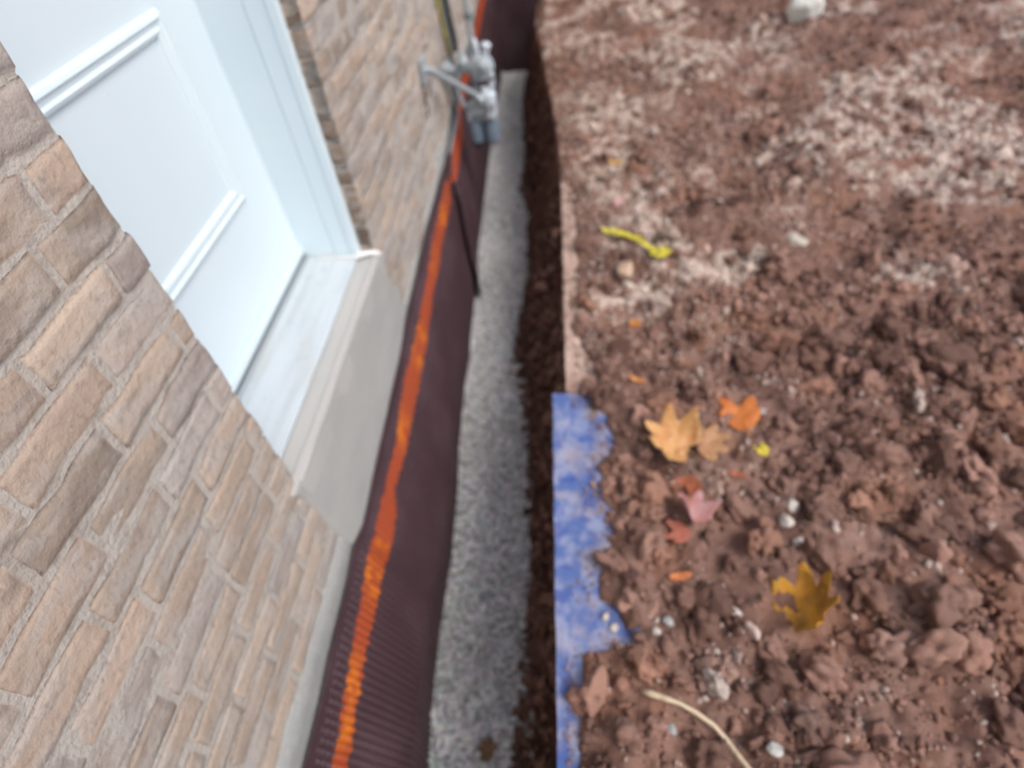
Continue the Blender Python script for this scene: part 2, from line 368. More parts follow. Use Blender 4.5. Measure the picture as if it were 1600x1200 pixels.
def clear(x, y, s):
    """no large clod is tipped over the leaves, twig and pale stones"""
    m = np.zeros(len(x), bool)
    for a, b, q in LAID: m |= np.hypot(x-a, y-b) < q+s*.8
    return m & (s > .006)
def clods(n, smin, smax, shp, keep, y1, emb=.25, paleboost=0, bright=1.0):
    q = sample(n, .55, 4.6, -.35, y1, lambda x, y: okx(x, y)*keep(x, y))
    s = smin*(smax/smin)**(r.random(n)**1.7)
    s = np.where(clear(q[:, 0], q[:, 1], s), .0025, s)
    c, band = soil_col(q[:, 0], q[:, 1])
    pal = s2l((222, 208, 196)); k = (r.random(n) < (.05+.6*band+paleboost)*np.where(s > .015, .25, 1))[:, None]
    c = c*r.uniform(.6, 1.4, (n, 1))*bright
    c = np.where(k, c*.4+.6*pal*r.uniform(.6, 1.1, (n, 1)), c)
    P = np.stack([q[:, 0], q[:, 1], ground_h(q[:, 0], q[:, 1])+s*emb], -1)
    return (P, s, shp, np.clip(c, .01, .75), r)
big = lambda x, y: (.12+.88*sm(2.2, 1.2, y))*(.35+.65*sm(-.2, .3, noise3(x*4, y*4, 0, 8)))
mid = lambda x, y: (.35+.65*sm(3.2, 1.5, y))*(.06+.94*sm(-.2, .3, noise3(x*4, y*4, 0, 9)))
grit = lambda x, y: sm(1.0, 1.7, y)*sm(5, 3.2, y)*sm(2.4, 1.3, x)*sm(-.4, .35, fbm(x*2.4, y*2.4, 0, 3, 66))
farc = lambda x, y: .03+.97*soil_col(x, y)[1]
fine = lambda x, y: .35+.65*sm(-.5, .2, noise3(x*6, y*6, 0, 10))
BIG = [(1.113,1.267,.055),(1.208,.864,.055),(1.334,.973,.045),(1.406,1.18,.045),(.867,.647,.05),(1.194,1.308,.038),(1.152,.679,.045),(.93,.74,.05),(.90,.93,.045),(.96,1.15,.045),(1.02,1.24,.05),(1.14,.95,.04),(1.25,.76,.05),(1.29,.42,.05),(1.2,.40,.045),(1.22,.20,.045),(1.05,.14,.045),(.95,.17,.03),(.83,.27,.03),(.90,.42,.03),(1.07,.42,.035),(.88,1.04,.035),(1.31,1.33,.035),(1.0,.60,.04),(1.10,.75,.035)]
bp = np.array(BIG); bc = soil_col(bp[:, 0], bp[:, 1])[0]*r.uniform(.9, 1.15, (len(bp), 1))
big0 = (np.stack([bp[:, 0], bp[:, 1], ground_h(bp[:, 0], bp[:, 1])], -1), bp[:, 2]*.9, S3, bc, r)
gl = [big0, clods(560, .020, .055, S3, big, 3.2, .2), clods(4600, .009, .024, S2, mid, 5.5, .3), clods(17000, .005, .012, S1, fine, 6, .3, .03), clods(20000, .005, .012, S0, farc, 6, .35, .35, 1.1), clods(24000, .003, .006, S0, fine, 6, .4, .06, 1.05), clods(5200, .0035, .0085, S0, grit, 5, .5, 1.0, 1.1)]
kind(build_scatter('soil_clods', gl, M['clod']), 'stuff')
# crumbs on the boards and on the trench face and floor edge
n = 1500; y = r.uniform(.0, 3.0, n); x = itp(XB, y)-np.abs(r.normal(0, .03, n)); k = x > .685; x = x[k]; y = y[k]; n = len(x)
s = r.uniform(.0012, .0045, n)*np.where(r.random(n) < .04, 2, 1); A = (np.stack([x, y, .001+s*.5], -1), s, S0, s2l((140, 114, 102))[None]*r.uniform(.6, 1.7, (n, 1)), r)
n = 3800; y = r.uniform(-.2, 6.4, n); tt = r.random(n)**1.2
x = itp(GR, y)+.01+(itp(XE, y)-itp(GR, y))*tt**1.15*.9; z = -.76+.70*tt
s = r.uniform(.004, .016, n)*np.where(r.random(n) < .10, 2.2, 1)
x = x+.03*fbm(y*5, z*6, 0, 4, 51)
Bq = (np.stack([x, y, z], -1), s, S1, s2l((104, 78, 68))[None]*r.uniform(.45, 1.9, (n, 1)), r)  # face crumbs darkened too, trench shade put into their colour
n = 900; y = r.uniform(-.2, 6.4, n); x = itp(GR, y)+.02-np.abs(r.normal(0, .020, n)); s = r.uniform(.003, .018, n)
Dq = (np.stack([x, y, floor_z(x, y)+.01], -1), s, S1, s2l((116, 90, 78))[None]*r.uniform(.5, 1.3, (n, 1)), r)
kind(build_scatter('soil_crumbs', [A, Bq, Dq], M['clod']), 'stuff')

# ------------------------------------------------------------------ house: one thing
house = empty('brick_house', (0, 0, 0), 'tan brick house with a white door in a deep recess beside the trench', 'house')
DY0, DY1, SZ, DX, WX = .725, 1.665, .40, -.235, .03
HT = 3.0
def brick_wall(name, y0, y1, z0, z1, skip, seed, plane='x', pos=WX, flip=False, pal=None, parent=house, hgt=.0655, pitch=.0755, bl=.20, depth=.05):
    """bricks with rough faces in running bond; plane 'x': face at x=pos looking +x; 'y': face at y=pos looking -y"""
    rr = np.random.default_rng(seed); V = []; F = []; Cc = []; b = 0
    nu, nv = 9, 7
    row = 0; z = z0
    us = np.array([0, .03, .1, .3, .5, .7, .9, .97, 1]); vsn = np.array([0, .08, .26, .5, .74, .92, 1])
    while z < z1-.02:
        zz1 = min(z+hgt, z1); y = y0-(bl/2 if row % 2 else 0)+rr.uniform(-.012, .012)
        while y < y1:
            L = bl+rr.uniform(-.012, .012)
            a, c = max(y, y0), min(y+L, y1)
            segs = [(a, c)]
            if skip:
                sy0, sy1, sz0, sz1 = skip
                if zz1 > sz0+.004 and z < sz1:
                    segs = [(p, q) for p, q in ((a, min(c, sy0)), (max(a, sy1), c))]
            for a, c in segs:
                if c-a < .02: continue
                U, W = np.meshgrid(a+(c-a)*us, z+(zz1-z)*vsn, indexing='ij')
                cen = (a+c)/2; far = sm(1.7, 2.4, cen)
                # worn outline
                wob = .009+.004*far
                edge = np.minimum(np.minimum(U-a, c-U), np.minimum(W-z, zz1-W))
                U2 = U+wob*fbm(U*25, W*25, row, 2, seed)*(1-((us > 0) & (us < 1))[:, None]*.3)
                W2 = W+wob*fbm(U*25, W*25, row+5, 2, seed+9)
                out = rr.uniform(-.001, .003)+(.004+.009*far)*fbm(U*18, W*30, row, 3, seed+3)
                out = np.where(edge < .001, -.0032, out)
                if plane == 'x': P = np.stack([pos+out, U2, W2], -1)
                else: P = np.stack([U2, pos-out, W2], -1)
                Pb = P.copy()
                f = gridfaces(nu, nv)
                if plane != 'x': pass
                else: f = f
                P = P.reshape(-1, 3)
                # skirt back into the wall
                ring = [i*nv for i in range(nu)]+[(nu-1)*nv+j for j in range(1, nv)]+[i*nv+nv-1 for i in range(nu-2, -1, -1)]+[j for j in range(nv-2, 0, -1)]
                Q = P[ring].copy()
                if plane == 'x': Q[:, 0] = pos-depth
                else: Q[:, 1] = pos+depth
                m = len(ring); o = len(P)
                sk = [(ring[(i+1) % m], ring[i], o+i, o+(i+1) % m) for i in range(m)]
                V.append(P); V.append(Q); F += [tuple(int(v)+b for v in q) for q in f]+[tuple(v+b for v in q) for q in sk]
                b += len(P)+m
                pp = pal or [(167, 151, 137), (175, 157, 142), (160, 150, 143), (166, 158, 152), (152, 139, 127), (177, 161, 146)]
                cb = s2l(pp[rr.integers(len(pp))])*rr.uniform(.88, 1.12)
                Cc.append(np.repeat(cb[None], len(P)+m, 0))
            y += L+.010
        z += pitch; row += 1
    Vv = np.concatenate(V)
    return mesh_obj(name, Vv, np.array(F, np.int64), M['brick'], parent, col=np.concatenate(Cc))
brick_wall('wall', -3.0, 6.50, .055, HT, (DY0, DY1, SZ-.05, 2.45), 1)
mb = MB()    # mortar and core behind the bricks
mb.box((-.35, -3, -.9), (WX-.0022, DY0-.004, HT)).box((-.35, DY1+.004, -.9), (WX-.0022, 6.5, HT)).box((-.35, DY0-.004, -.9), (WX-.0022, DY1+.004, SZ-.06)).box((-.35, DY0-.004, 2.46), (WX-.0022, DY1+.004, HT))
mb.build('mortar', M['mortar'], house)
# brown brick returns seen beside the far jamb
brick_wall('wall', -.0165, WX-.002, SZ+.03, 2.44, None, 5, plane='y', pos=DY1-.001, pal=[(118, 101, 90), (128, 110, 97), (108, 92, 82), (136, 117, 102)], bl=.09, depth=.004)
# upper body of the house so that it shades the trench side as a house does
mb = MB(); mb.box((-7, -8, -.9), (-.36, 6.9, 3.4)); mb.box((-.355, -8, HT+.005), (.0, 6.9, 3.4)); mb.box((-.355, -8, -.9), (WX-.006, -3.005, HT))
mb.build('wall', M['mortar'], house)
mb = MB(); rx0, rx1 = -7.4, .42
mb.add([(rx0, -8.4, 3.35), (rx1, -8.4, 3.35), (rx1, 7.3, 3.35), (rx0, 7.3, 3.35), (-3.5, -4.5, 5.0), (-3.5, 3.4, 5.0)], [(0, 1, 4), (1, 2, 5, 4), (2, 3, 5), (3, 0, 4, 5), (3, 2, 1, 0)])
mb.build('roof', mat('shingles', rgb(80, 74, 70), .9, bump=[(40, .5, .01)]), house)
# end wall, where the house steps out across the trench
brick_wall('wall', .035, 3.0, .30, HT, None, 9, plane='y', pos=6.60)
mb = MB(); mb.box((-.35, 6.6022, -.9), (3.0, 6.9, HT)); mb.build('mortar', M['mortar'], house)
# parging: the grey foundation coat, a strip above the membrane
yy = np.arange(-2.9, 6.5, .02); zz = np.linspace(-.86, 1, 2)
top = .052+.035*sm(1.8, 2.6, yy)+.05*sm(2.6, 3.0, yy)+.10*sm(3.0, 4.5, yy)+.010*fbm(yy*9, 0, 0, 3, 15)
top = np.where(yy < 0.75, .045+.018*fbm(yy*7, 0, 0, 2, 16), top)
rows = [(-.86, 0), (-.2, 0), (-.05, .001)]
Vp = []
for k, f_ in enumerate((0, .5, .8, .93, 1)):
    z = -.86+(top+.86)*f_; xo = WX+.009-(.006 if k == 4 else 0)+.0015*fbm(yy*14, z*14, 0, 3, 17)
    Vp.append(np.stack([xo, yy, z], -1))
z = top+.001; Vp.append(np.stack([np.full_like(yy, WX-.006), yy, z], -1))
Vp = np.stack(Vp, 1); mesh_obj('foundation', Vp.reshape(-1, 3), gridfaces(len(yy), 6), M['parge'], house)
# concrete sill: threshold, bevelled strip, trowelled front
yy = np.linspace(DY0-.002, DY1-.002, 60); prof = [(-.335, SZ-.012), (DX+.0, SZ-.012), (DX+.004, SZ), (-.06, SZ-.004), (-.034, SZ-.007), (-.030, SZ-.013)]
Vt = np.array([[(x, y, z) for x, z in prof] for y in yy]); mesh_obj('threshold', Vt.reshape(-1, 3), gridfaces(len(yy), len(prof)), M['thresh'], house).data.set_sharp_from_angle(angle=math.radians(30))
MB().box((-.0295, DY0+.003, SZ-.10), (.0445, DY1+.02, SZ-.010), .004).build('sill', M['strip'], house, auto=True)
# front coat with its wavy outline
out = [(.672,.392),(1.675,.392),(1.70,.30),(1.735,.22),(1.785,.13),(1.795,.03),(1.80,-.05),(1.80,-.20),(.77,-.20),(.755,-.05),(.742,.03),(.727,.13),(.715,.24),(.700,.33)]
def fill_poly(out, nx, nz, fx, name, m, parent, back):
    """front slab from an outline in (y,z): a dense fan grid between left and right borders"""
    zs = np.linspace(min(z for _, z in out), max(z for _, z in out)-1e-4, nz); rowsV = []
    n_ = len(out)
    for z in zs:
        xs = []
        for i in range(n_):
            (a, za), (b_, zb) = out[i], out[(i+1) % n_]
            if (za <= z < zb) or (zb <= z < za): xs.append(a+(b_-a)*(z-za)/(zb-za))
        if len(xs) < 2: xs = [(out[0][0]), out[1][0]]
        a, c = min(xs), max(xs); yy_ = np.linspace(a, c, nx)
        e = np.minimum(yy_-a, c-yy_); ez = max(0, 0.0)
        rowsV.append(np.stack([fx(yy_, z)-np.where(e < 1e-5, back, 0)-np.where((e < .02) & (e > 1e-5), .003, 0), yy_, np.full(nx, z)], -1))
    Vr = np.array(rowsV); bot = Vr[:1].copy(); bot[..., 0] -= back; topv = Vr[-1:].copy(); topv[..., 0] -= .02; topv[..., 2] += .003
    Vr = np.concatenate([bot, Vr, topv]); F = gridfaces(len(Vr), nx)[:, ::-1]
    return mesh_obj(name, Vr.reshape(-1, 3), F, m, parent)
fill_poly(out, 90, 44, lambda y, z: .0445+.003*sm(.38, .05, z)-.008*sm(1.60, 1.78, y)-.004*sm(.90, .68, y)+.002*fbm(y*9, z*9, 0, 3, 25), 'step_front', M['conc'], house, .03)
# door leaf, moulding, bottom sweep
door = MB().box((DX-.045, DY0+.004, SZ+.012), (DX, DY1-.004, 2.42), .002).build('door', M['door'], house, auto=True)
def ring_moulding(y0, y1, z0, z1):
    m = MB(); 
    prof = [(0, 0), (.006, .011), (.014, .014), (.020, .008), (.030, .007), (.036, .012), (.044, .009), (.048, 0)]
    V = []; 
    for (sy, sz) in ((0, 0), (1, 0), (1, 1), (0, 1)):
        for d, h in prof:
            V.append((DX+h, (y0+d if sy == 0 else y1-d), (z0+d if sz == 0 else z1-d)))
    k = len(prof); F = [(c*k+i, ((c+1) % 4)*k+i, ((c+1) % 4)*k+i+1, c*k+i+1) for c in range(4) for i in range(k-1)]
    return m.add(V, F)
ring_moulding(.91, 1.475, .735, 1.22).build('panel_moulding', M['door'], door)
ring_moulding(.91, 1.475, 1.42, 2.25).build('panel_moulding', M['door'], door)
MB().box((DX+.0005, DY0+.005, SZ+.014), (DX+.012, DY1-.005, SZ+.045), .003).build('door_sweep', M['white'], door, auto=True)
MB().box((DX+.002, DY0+.005, SZ+.0015), (DX+.010, DY1-.005, SZ+.0125), 0).build('door_seal', M['rubber'], door)
MB().box((DX+.018, DY0+.0, SZ+.0005), (DX+.026, DY1-.012, SZ+.007), .002).build('threshold_ridge', M['ridge'], house, auto=True)
# door frame: far jamb, near jamb and head with a stepped brick moulding
def jamb(ya, s):
    m = MB(); pr = [(DX-.05, 0), (DX-.05, -.010), (-.112, -.010), (-.106, -.014), (-.052, -.015), (-.046, -.020), (-.022, -.021), (-.017, -.017), (-.017, 0)]
    V = [(x, ya+s*d, z) for z in (SZ+.0, 2.44) for x, d in pr]; k = len(pr)
    F = [(i, i+1, i+1+k, i+k) for i in range(k-1)]
    return m.add(V, F if s > 0 else [q[::-1] for q in F])
fr = jamb(DY1, 1).build('door_frame', M['white'], house, smooth=False)
jamb(DY0, -1).build('door_frame', M['white'], house, smooth=False)
MB().box((DX-.05, DY0, 2.425), (-.011, DY1, 2.46), .003).build('door_frame', M['white'], house)
# bead of sealant at the foot of the far jamb
def blob(name, pts, rad, m, parent, seed=0):
    mbx = MB(); mbx.tube(pts, rad, 10); o = mbx.build(name, m, parent, smooth=True)
    v = np.array([x.co for x in o.data.vertices]); d = .003*fbm(v[:, 0]*90, v[:, 1]*90, v[:, 2]*90, 2, seed)
    for i, x in enumerate(o.data.vertices): x.co.z += float(d[i]); x.co.x += float(d[i])
    return o
blob('sealant', [(-.23, DY1-.016, SZ+.002), (-.15, DY1-.018, SZ+.001), (-.08, DY1-.024, SZ+.001), (-.03, DY1-.030, SZ+.002), (-.014, DY1-.024, SZ+.008), (.01, DY1-.012, SZ+.006), (.035, DY1-.006, SZ+.002), (.050, DY1-.004, SZ-.006)], [.002, .003, .004, .007, .011, .009, .009, .006], M['seal'], house)

# ------------------------------------------------------------------ dimpled membrane
ST = [(-2,.09,.16),(.226,.102,.166),(.357,.086,.149),(.526,.088,.161),(.687,.078,.173),(.876,.062,.18),(.967,.072,.171),(1.03,.074,.137),(1.201,.085,.157),(1.342,.068,.165),(1.496,.057,.177),(1.679,.087,.196),(1.864,.091,.191),(2.065,.089,.178),(2.291,.074,.183),(2.544,.058,.168),(2.858,.045,.168),(2.93,.077,.098),(3.082,.06,.138),(3.252,.046,.194),(3.554,.053,.24),(3.648,.046,.119),(3.969,.02,.11),(4.869,.021,.128),(5.221,.01,.144),(5.464,.0,.129),(7,.0,.12)]
HOT = [(.40,.07),(.30,.04),(.70,.05),(1.27,.06),(1.66,.05),(1.78,.03),(2.25,.05),(2.62,.07),(2.20,.03),(.83,.02)]
def membrane(name, ya, yb_fn, off, label, step=.0042, ya_fn=None):
    y1 = max(yb_fn(0), yb_fn(-.8)); ny = int((y1-ya)/step); 
    zt0 = 0; nd = 205
    u = np.linspace(0, 1, ny); d = np.linspace(0, 1, nd)
    D = d[None]*np.ones((ny, 1))
    Yv = ya+(y1-ya)*u[:, None]*np.ones((1, nd))
    zt = itp(MT, Yv)+.004*noise3(Yv*6, 0, 0, 2)
    Zv = zt+(-.80-zt)*D
    ye = np.vectorize(yb_fn)(Zv); ys_ = np.vectorize(ya_fn)(Zv) if ya_fn else ya; Yv = ys_+(ye-ys_)*u[:, None]
    zt = itp(MT, Yv)+.004*noise3(Yv*6, 0, 0, 2); Zv = zt+(-.80-zt)*D
    dep = zt-Zv
    x = memb_x(Yv, Zv)+off+.008*fbm(Yv*3, Zv*3, 0, 2, 33)*sm(.05, .3, dep)
    if ya_fn: x = x+(.012+.030*sm(.02, .25, dep))*sm(.42, .0, Yv-ys_)
    p = .0225
    cu = np.abs((Yv/p) % 1-.5)*2; cv = np.abs((dep/p+.5*(np.floor(Yv/p) % 2)) % 1-.5)*2      # 0 in the middle of a stud
    rr_ = np.sqrt(cu**2+cv**2); stud = .0080*sm(.82, .36, rr_)
    flat = sm(.030, .036, dep)
    row = sm(.045, .047, dep)*sm(.068, .066, dep)
    x = x+stud*flat
    a = np.interp(Yv, [s[0] for s in ST], [s[1] for s in ST]); b_ = np.interp(Yv, [s[0] for s in ST], [s[2] for s in ST])
    wv = .006*noise3(Yv*30, dep*10, 0, 6)
    paint = sm(a-.004, a+.006, dep+wv)*sm(b_+.004, b_-.006, dep+wv)
    thin = .30*sm(.1, .5, fbm(Yv*7, dep*20, 0, 2, 14)+.1)
    paint = np.clip(paint*(1-thin), 0, 1)
    hot = np.zeros_like(Yv)
    for hy, hw in HOT: hot = np.maximum(hot, np.exp(-((Yv-hy)/hw)**2))
    hot = hot*sm(-.6, .2, noise3(Yv*40, dep*40, 0, 18))
    V = np.stack([x, Yv, Zv], -1)
    # thickness: a back sheet 1.5 mm behind joined round the border by a rolled rim
    F = gridfaces(ny, nd)[:, ::-1]
    o = mesh_obj(name, V.reshape(-1, 3), F, M['memb'], attr={'paint': paint.ravel(), 'hot': hot.ravel()})
    sol = o.modifiers.new('sheet', 'SOLIDIFY'); sol.thickness = .0015; sol.offset = 1
    return tag(o, label, 'drainage sheet')
membrane('dimpled_membrane', -.8, lambda z: 3.12, .008, 'brown dimpled plastic sheet with an orange sprayed stripe, nearest length below the door')
SEAM = lambda z: 2.99-.20*float(sm(.05, -.45, z))+.004*math.sin(z*30)
membrane('dimpled_membrane', 2.79, lambda z: 6.50, .003, 'brown dimpled plastic sheet running behind the gas regulator to the far corner', .0055, SEAM)
# sheet across the far end of the trench
nx, nd = 380, 180
U, D = np.meshgrid(np.linspace(.035, 2.4, nx), np.linspace(0, 1, nd), indexing='ij')
Zv = .34+(-.80-.34)*D; p = .0205
stud = .005*sm(.95, .35, np.sqrt((np.abs((U/p) % 1-.5)*2)**2+(np.abs((Zv/p) % 1-.5)*2)**2))
V = np.stack([U, 6.555-stud-.01*fbm(U*3, Zv*3, 0, 2, 44), Zv], -1)
o = mesh_obj('dimpled_membrane', V.reshape(-1, 3), gridfaces(nx, nd), M['memb'], attr={'paint': np.zeros(nx*nd), 'hot': np.zeros(nx*nd)})
o.modifiers.new('sheet', 'SOLIDIFY').thickness = .0015
tag(o, 'dark brown plastic sheet hanging across the far end of the trench', 'drainage sheet')

# ------------------------------------------------------------------ boards
def board(name, x0, x1, y0, y1, xs0, z, th, m, label, seed, notch=0):
    n1, n2 = 40, 60
    yy_ = np.linspace(y0, y1, n2); 
    V = []; top_ = []; 
    for yv in yy_:
        xl = x0+(xs0-x0)*(yv-y0)/(y1-y0)+.0025*float(fbm(yv*20, 0, 0, 2, seed))
        xs_ = np.linspace(xl, x1, n1)
        e = .012*(max(0, 1-(yv-y0)/.02)+max(0, 1-(y1-yv)/.02))
        top_.append([(xv, yv, z+.0015*float(noise3(xv*6, yv*6, 0, seed))) for xv in xs_])
    T = np.array(top_); Bt = T.copy(); Bt[..., 2] -= th
    nt_ = T.shape[0]*T.shape[1]
    V = np.concatenate([T.reshape(-1, 3), Bt.reshape(-1, 3)])
    F = [tuple(q[::-1]) for q in gridfaces(n2, n1).tolist()]+[tuple(i+nt_ for i in q) for q in gridfaces(n2, n1).tolist()]
    idx = lambda i, j: i*n1+j
    S_ = []
    for i in range(n2-1):
        S_.append((idx(i, 0), idx(i+1, 0), idx(i+1, 0)+nt_, idx(i, 0)+nt_)); S_.append((idx(i+1, n1-1), idx(i, n1-1), idx(i, n1-1)+nt_, idx(i+1, n1-1)+nt_))
    for j in range(n1-1):
        S_.append((idx(0, j+1), idx(0, j), idx(0, j)+nt_, idx(0, j+1)+nt_)); S_.append((idx(n2-1, j), idx(n2-1, j+1), idx(n2-1, j+1)+nt_, idx(n2-1, j)+nt_))
    o = mesh_obj(name, V, F+S_, m, smooth=False)
    o.data.materials.append(M['edge'])
    for pl in list(o.data.polygons)[-len(S_):]: pl.material_index = 1
    return tag(o, label, 'board')
board('plywood_board', .682, 1.02, -.75, 1.335, .652, .0, .016, M['blue'], 'worn blue painted board lying at the trench edge, half buried in soil', 4)
board('plywood_board', .700, .95, 1.345, 3.15, .690, -.002, .018, M['wood'], 'bare pinkish beige board beyond the blue one, mostly under soil', 5)
# hairline roots hanging out of the trench face
mb = MB()
for i in range(34):
    y = random.uniform(1.0, 5.2); z = random.uniform(-.30, -.05); x = float(itp(XE, y))-.035
    pts = [(x-.02*k*random.random(), y+.03*k*random.uniform(-.6, .6), z-.035*k) for k in range(5)]
    mb.tube(pts, [.0016, .0014, .0012, .001, .0005], 5)
kind(mb.build('fine_roots', M['root'], smooth=True), 'stuff')

# ------------------------------------------------------------------ gas regulator hanging beside the wall
RY = 3.40
reg = empty('gas_regulator', (.22, RY, .0), 'pale grey gas regulator with two blue grey canisters hanging over the trench', 'gas regulator')
def part(mb, name, m, parent=reg, auto=True): return mb.build(name, M[m], parent, auto=auto)
part(MB().tube([(.218, RY+.02, .50), (.212, RY+.02, .75), (.205, RY+.02, 1.3), (.20, RY+.02, 1.95), (.18, RY+.02, 2.03), (.12, RY+.02, 2.06), (.02, RY+.02, 2.06)], .0165, 14), 'riser_pipe', 'galv')
part(MB().lathe((.218, RY+.02, .42), (0, 0, 1), [(0, .026), (.02, .026), (.021, .032), (.05, .032), (.051, .025), (.075, .024), (.076, .021), (.095, .021)], 8), 'union_nut', 'cast')
# inlet arm along x with an elbow and a round fitting at its wall end
part(MB().tube([(.07, RY-.02, .40), (.12, RY-.01, .385), (.20, RY+.0, .385), (.25, RY, .39)], .022, 14).lathe((.085, RY-.02, .40), (-1, 0, 0), [(0, .020), (.0, .034), (.03, .036), (.034, .026), (.05, .026), (.056, .012)], 12), 'inlet_arm', 'cast')
part(MB().lathe((.052, RY+.0, .37), (.3, 0, -1), [(0, .018), (.0, .022), (.04, .022), (.045, .014), (.07, .012)], 10), 'wall_fitting', 'cast')
# regulator body: a flanged diaphragm case with bolts, a spring tower and a vent
bodyp = MB().lathe((.262, RY-.025, .40), (.25, -1, .45), [(-.055, .018), (-.05, .040), (-.02, .058), (-.006, .062), (-.006, .068), (.006, .068), (.006, .062), (.02, .056), (.04, .034), (.05, .022), (.085, .021), (.09, .016)], 24)
body_ = part(bodyp, 'regulator_body', 'cast')
ax = Vector((.25, -1, .45)).normalized(); ua = ax.cross(Vector((0, 0, 1))).normalized(); ub = ax.cross(ua)
for k in range(8):
    mb = MB()
    a = 2*math.pi*k/8; p = Vector((.262, RY-.025, .40))+(ua*math.cos(a)+ub*math.sin(a))*.061
    mb.lathe(p-ax*.012, ax, [(0, .005), (.024, .005), (.025, .003)], 6)
    part(mb, 'bolt', 'galv', body_)
part(MB().lathe((.285, RY-.01, .455), (.25, -.1, 1), [(0, .02), (.035, .02), (.036, .025), (.055, .026), (.062, .014)], 14), 'relief_cap', 'lightcast')
part(MB().lathe((.245, RY-.01, .455), (-.15, 0, 1), [(0, .014), (.04, .014), (.041, .017), (.075, .013), (.085, .006)], 10), 'test_nipple', 'lightcast')
# down pipe, bent outwards to the white side body
part(MB().tube([(.298, RY-.03, .40), (.312, RY-.03, .33), (.300, RY-.03, .27), (.27, RY-.03, .22), (.262, RY-.03, .19)], .017, 14), 'down_pipe', 'lightcast')
part(MB().tube([(.215, RY, .39), (.212, RY, .31), (.215, RY, .20)], .015, 12), 'outlet_pipe', 'cast')
part(MB().tube([(.10, RY+.02, .385), (.10, RY+.02, .28), (.12, RY+.01, .20), (.17, RY, .15)], .014, 12), 'bypass_pipe', 'cast')
part(MB().lathe((.16, RY-.02, .40), (0, -.3, 1), [(0, .03), (.03, .034), (.05, .034), (.06, .022), (.085, .012)], 12), 'shutoff_valve', 'cast')
part(MB().box((.262, RY-.075, .125), (.322, RY+.02, .275), .016), 'side_housing', 'lightcast')
part(MB().lathe((.302, RY-.076, .205), (0, -1, 0), [(0, .022), (.004, .022), (.005, .016), (.010, .016)], 16), 'housing_cap', 'cast')
# manifold block and the two canisters with dark boots
for za in (.62, .95, 1.6):
    part(MB().lathe((.2145-(za-.62)*.008, RY+.02, za), (0, 0, 1), [(0, .0175), (.001, .023), (.028, .023), (.029, .0175)], 8), 'coupling', 'darkcast')
for (px_, pz_, ax_) in ((.125, .387, (1, 0, 0)), (.185, .385, (1, 0, 0)), (.312, .335, (0, 0, 1)), (.2125, .30, (0, 0, 1))):
    part(MB().lathe((px_, RY-(.03 if px_ > .3 else .005), pz_), ax_, [(0, .0175), (.001, .024), (.018, .024), (.019, .0175)], 6), 'hex_nut', 'darkcast')
part(MB().box((.175, RY-.050, .118), (.245, RY-.0452, .158), .0015), 'data_plate', 'darkcast')
part(MB().box((.145, RY-.045, .105), (.315, RY+.045, .172), .010).box((.160, RY-.040, .172), (.262, RY+.035, .212), .010), 'manifold', 'galv')
for cx, z0 in ((.182, .0), (.275, .018)):
    c = part(MB().lathe((cx, RY, .105), (.03, 0, -1), [(0, .040), (.012, .045), (.12, .045), (.122-z0, .043)], 22), 'canister', 'bluegrey')
    part(MB().lathe((cx+.004, RY, -.014+z0), (.03, 0, -1), [(0, .042), (.014, .042), (.026, .032), (.026, .016), (.045, .012)], 20), 'canister_boot', 'cap', c)
# sloping brace pipe from the wall elbow to the manifold
part(MB().tube([(.028, 2.90, .565), (.050, 2.90, .568), (.064, 2.915, .560), (.225, RY-.06, .262), (.240, RY-.05, .235)], [.017]*3+[.0155, .0155], 12), 'brace_pipe', 'galv')
part(MB().tube([(.232, RY-.07, .262), (.246, RY-.055, .232), (.262, RY-.045, .262), (.268, RY-.04, .30)], .021, 12), 'elbow', 'lightcast')
part(MB().box((.031, 2.855, .50), (.052, 2.945, .63), .012), 'wall_plate', 'cast')

# pipes and cables on the wall
t_ = empty('wall_cables', (.05, 3.8, .35), 'pair of black cables clipped to the brick above the regulator', 'cable')
MB().tube([(.050, 3.86, .335), (.052, 3.84, .42), (.050, 3.76, .60), (.048, 3.72, .9), (.048, 3.70, 2.6)], .016, 10).build('cable', M['black'], t_, auto=True)
MB().tube([(.046, 3.72, .30), (.048, 3.70, .45), (.048, 3.64, .65), (.046, 3.62, 2.6)], .010, 10).build('cable', M['rubber'], t_, auto=True)
MB().box((.031, 3.58, .70), (.068, 3.78, .72), .003).build('clip', M['galv'], t_)
MB().box((.031, 3.57, 1.5), (.068, 3.77, 1.52), .003).build('clip', M['galv'], t_)
tag(MB().tube([(.045, 3.66, .36), (.045, 3.60, .50), (.043, 3.54, .66), (.043, 3.52, 2.6)], .012, 10).build('yellow_tubing', M['yellow'], smooth=True), 'thin dull yellow tube running down the brick left of the black cables', 'tube')
tag(MB().tube([(.060, 3.50, .42), (.058, 3.46, .33), (.060, 3.54, .17), (.062, 3.50, .10), (.058, 3.26, .07), (.055, 3.1, .045)], .013, 12).build('conduit', M['rubber'], smooth=True), 'grey conduit curving down the wall foot below the regulator', 'conduit')
M['hole_shade'] = mat('hole_shade', rgb(36, 32, 30), 1)
MB().box((.0305, 2.855, .36), (.0365, 2.885, .50), .003).build('slot_shade', M['hole_shade'], house)  # raised strip, no recess; its near-black colour paints the slot's shade

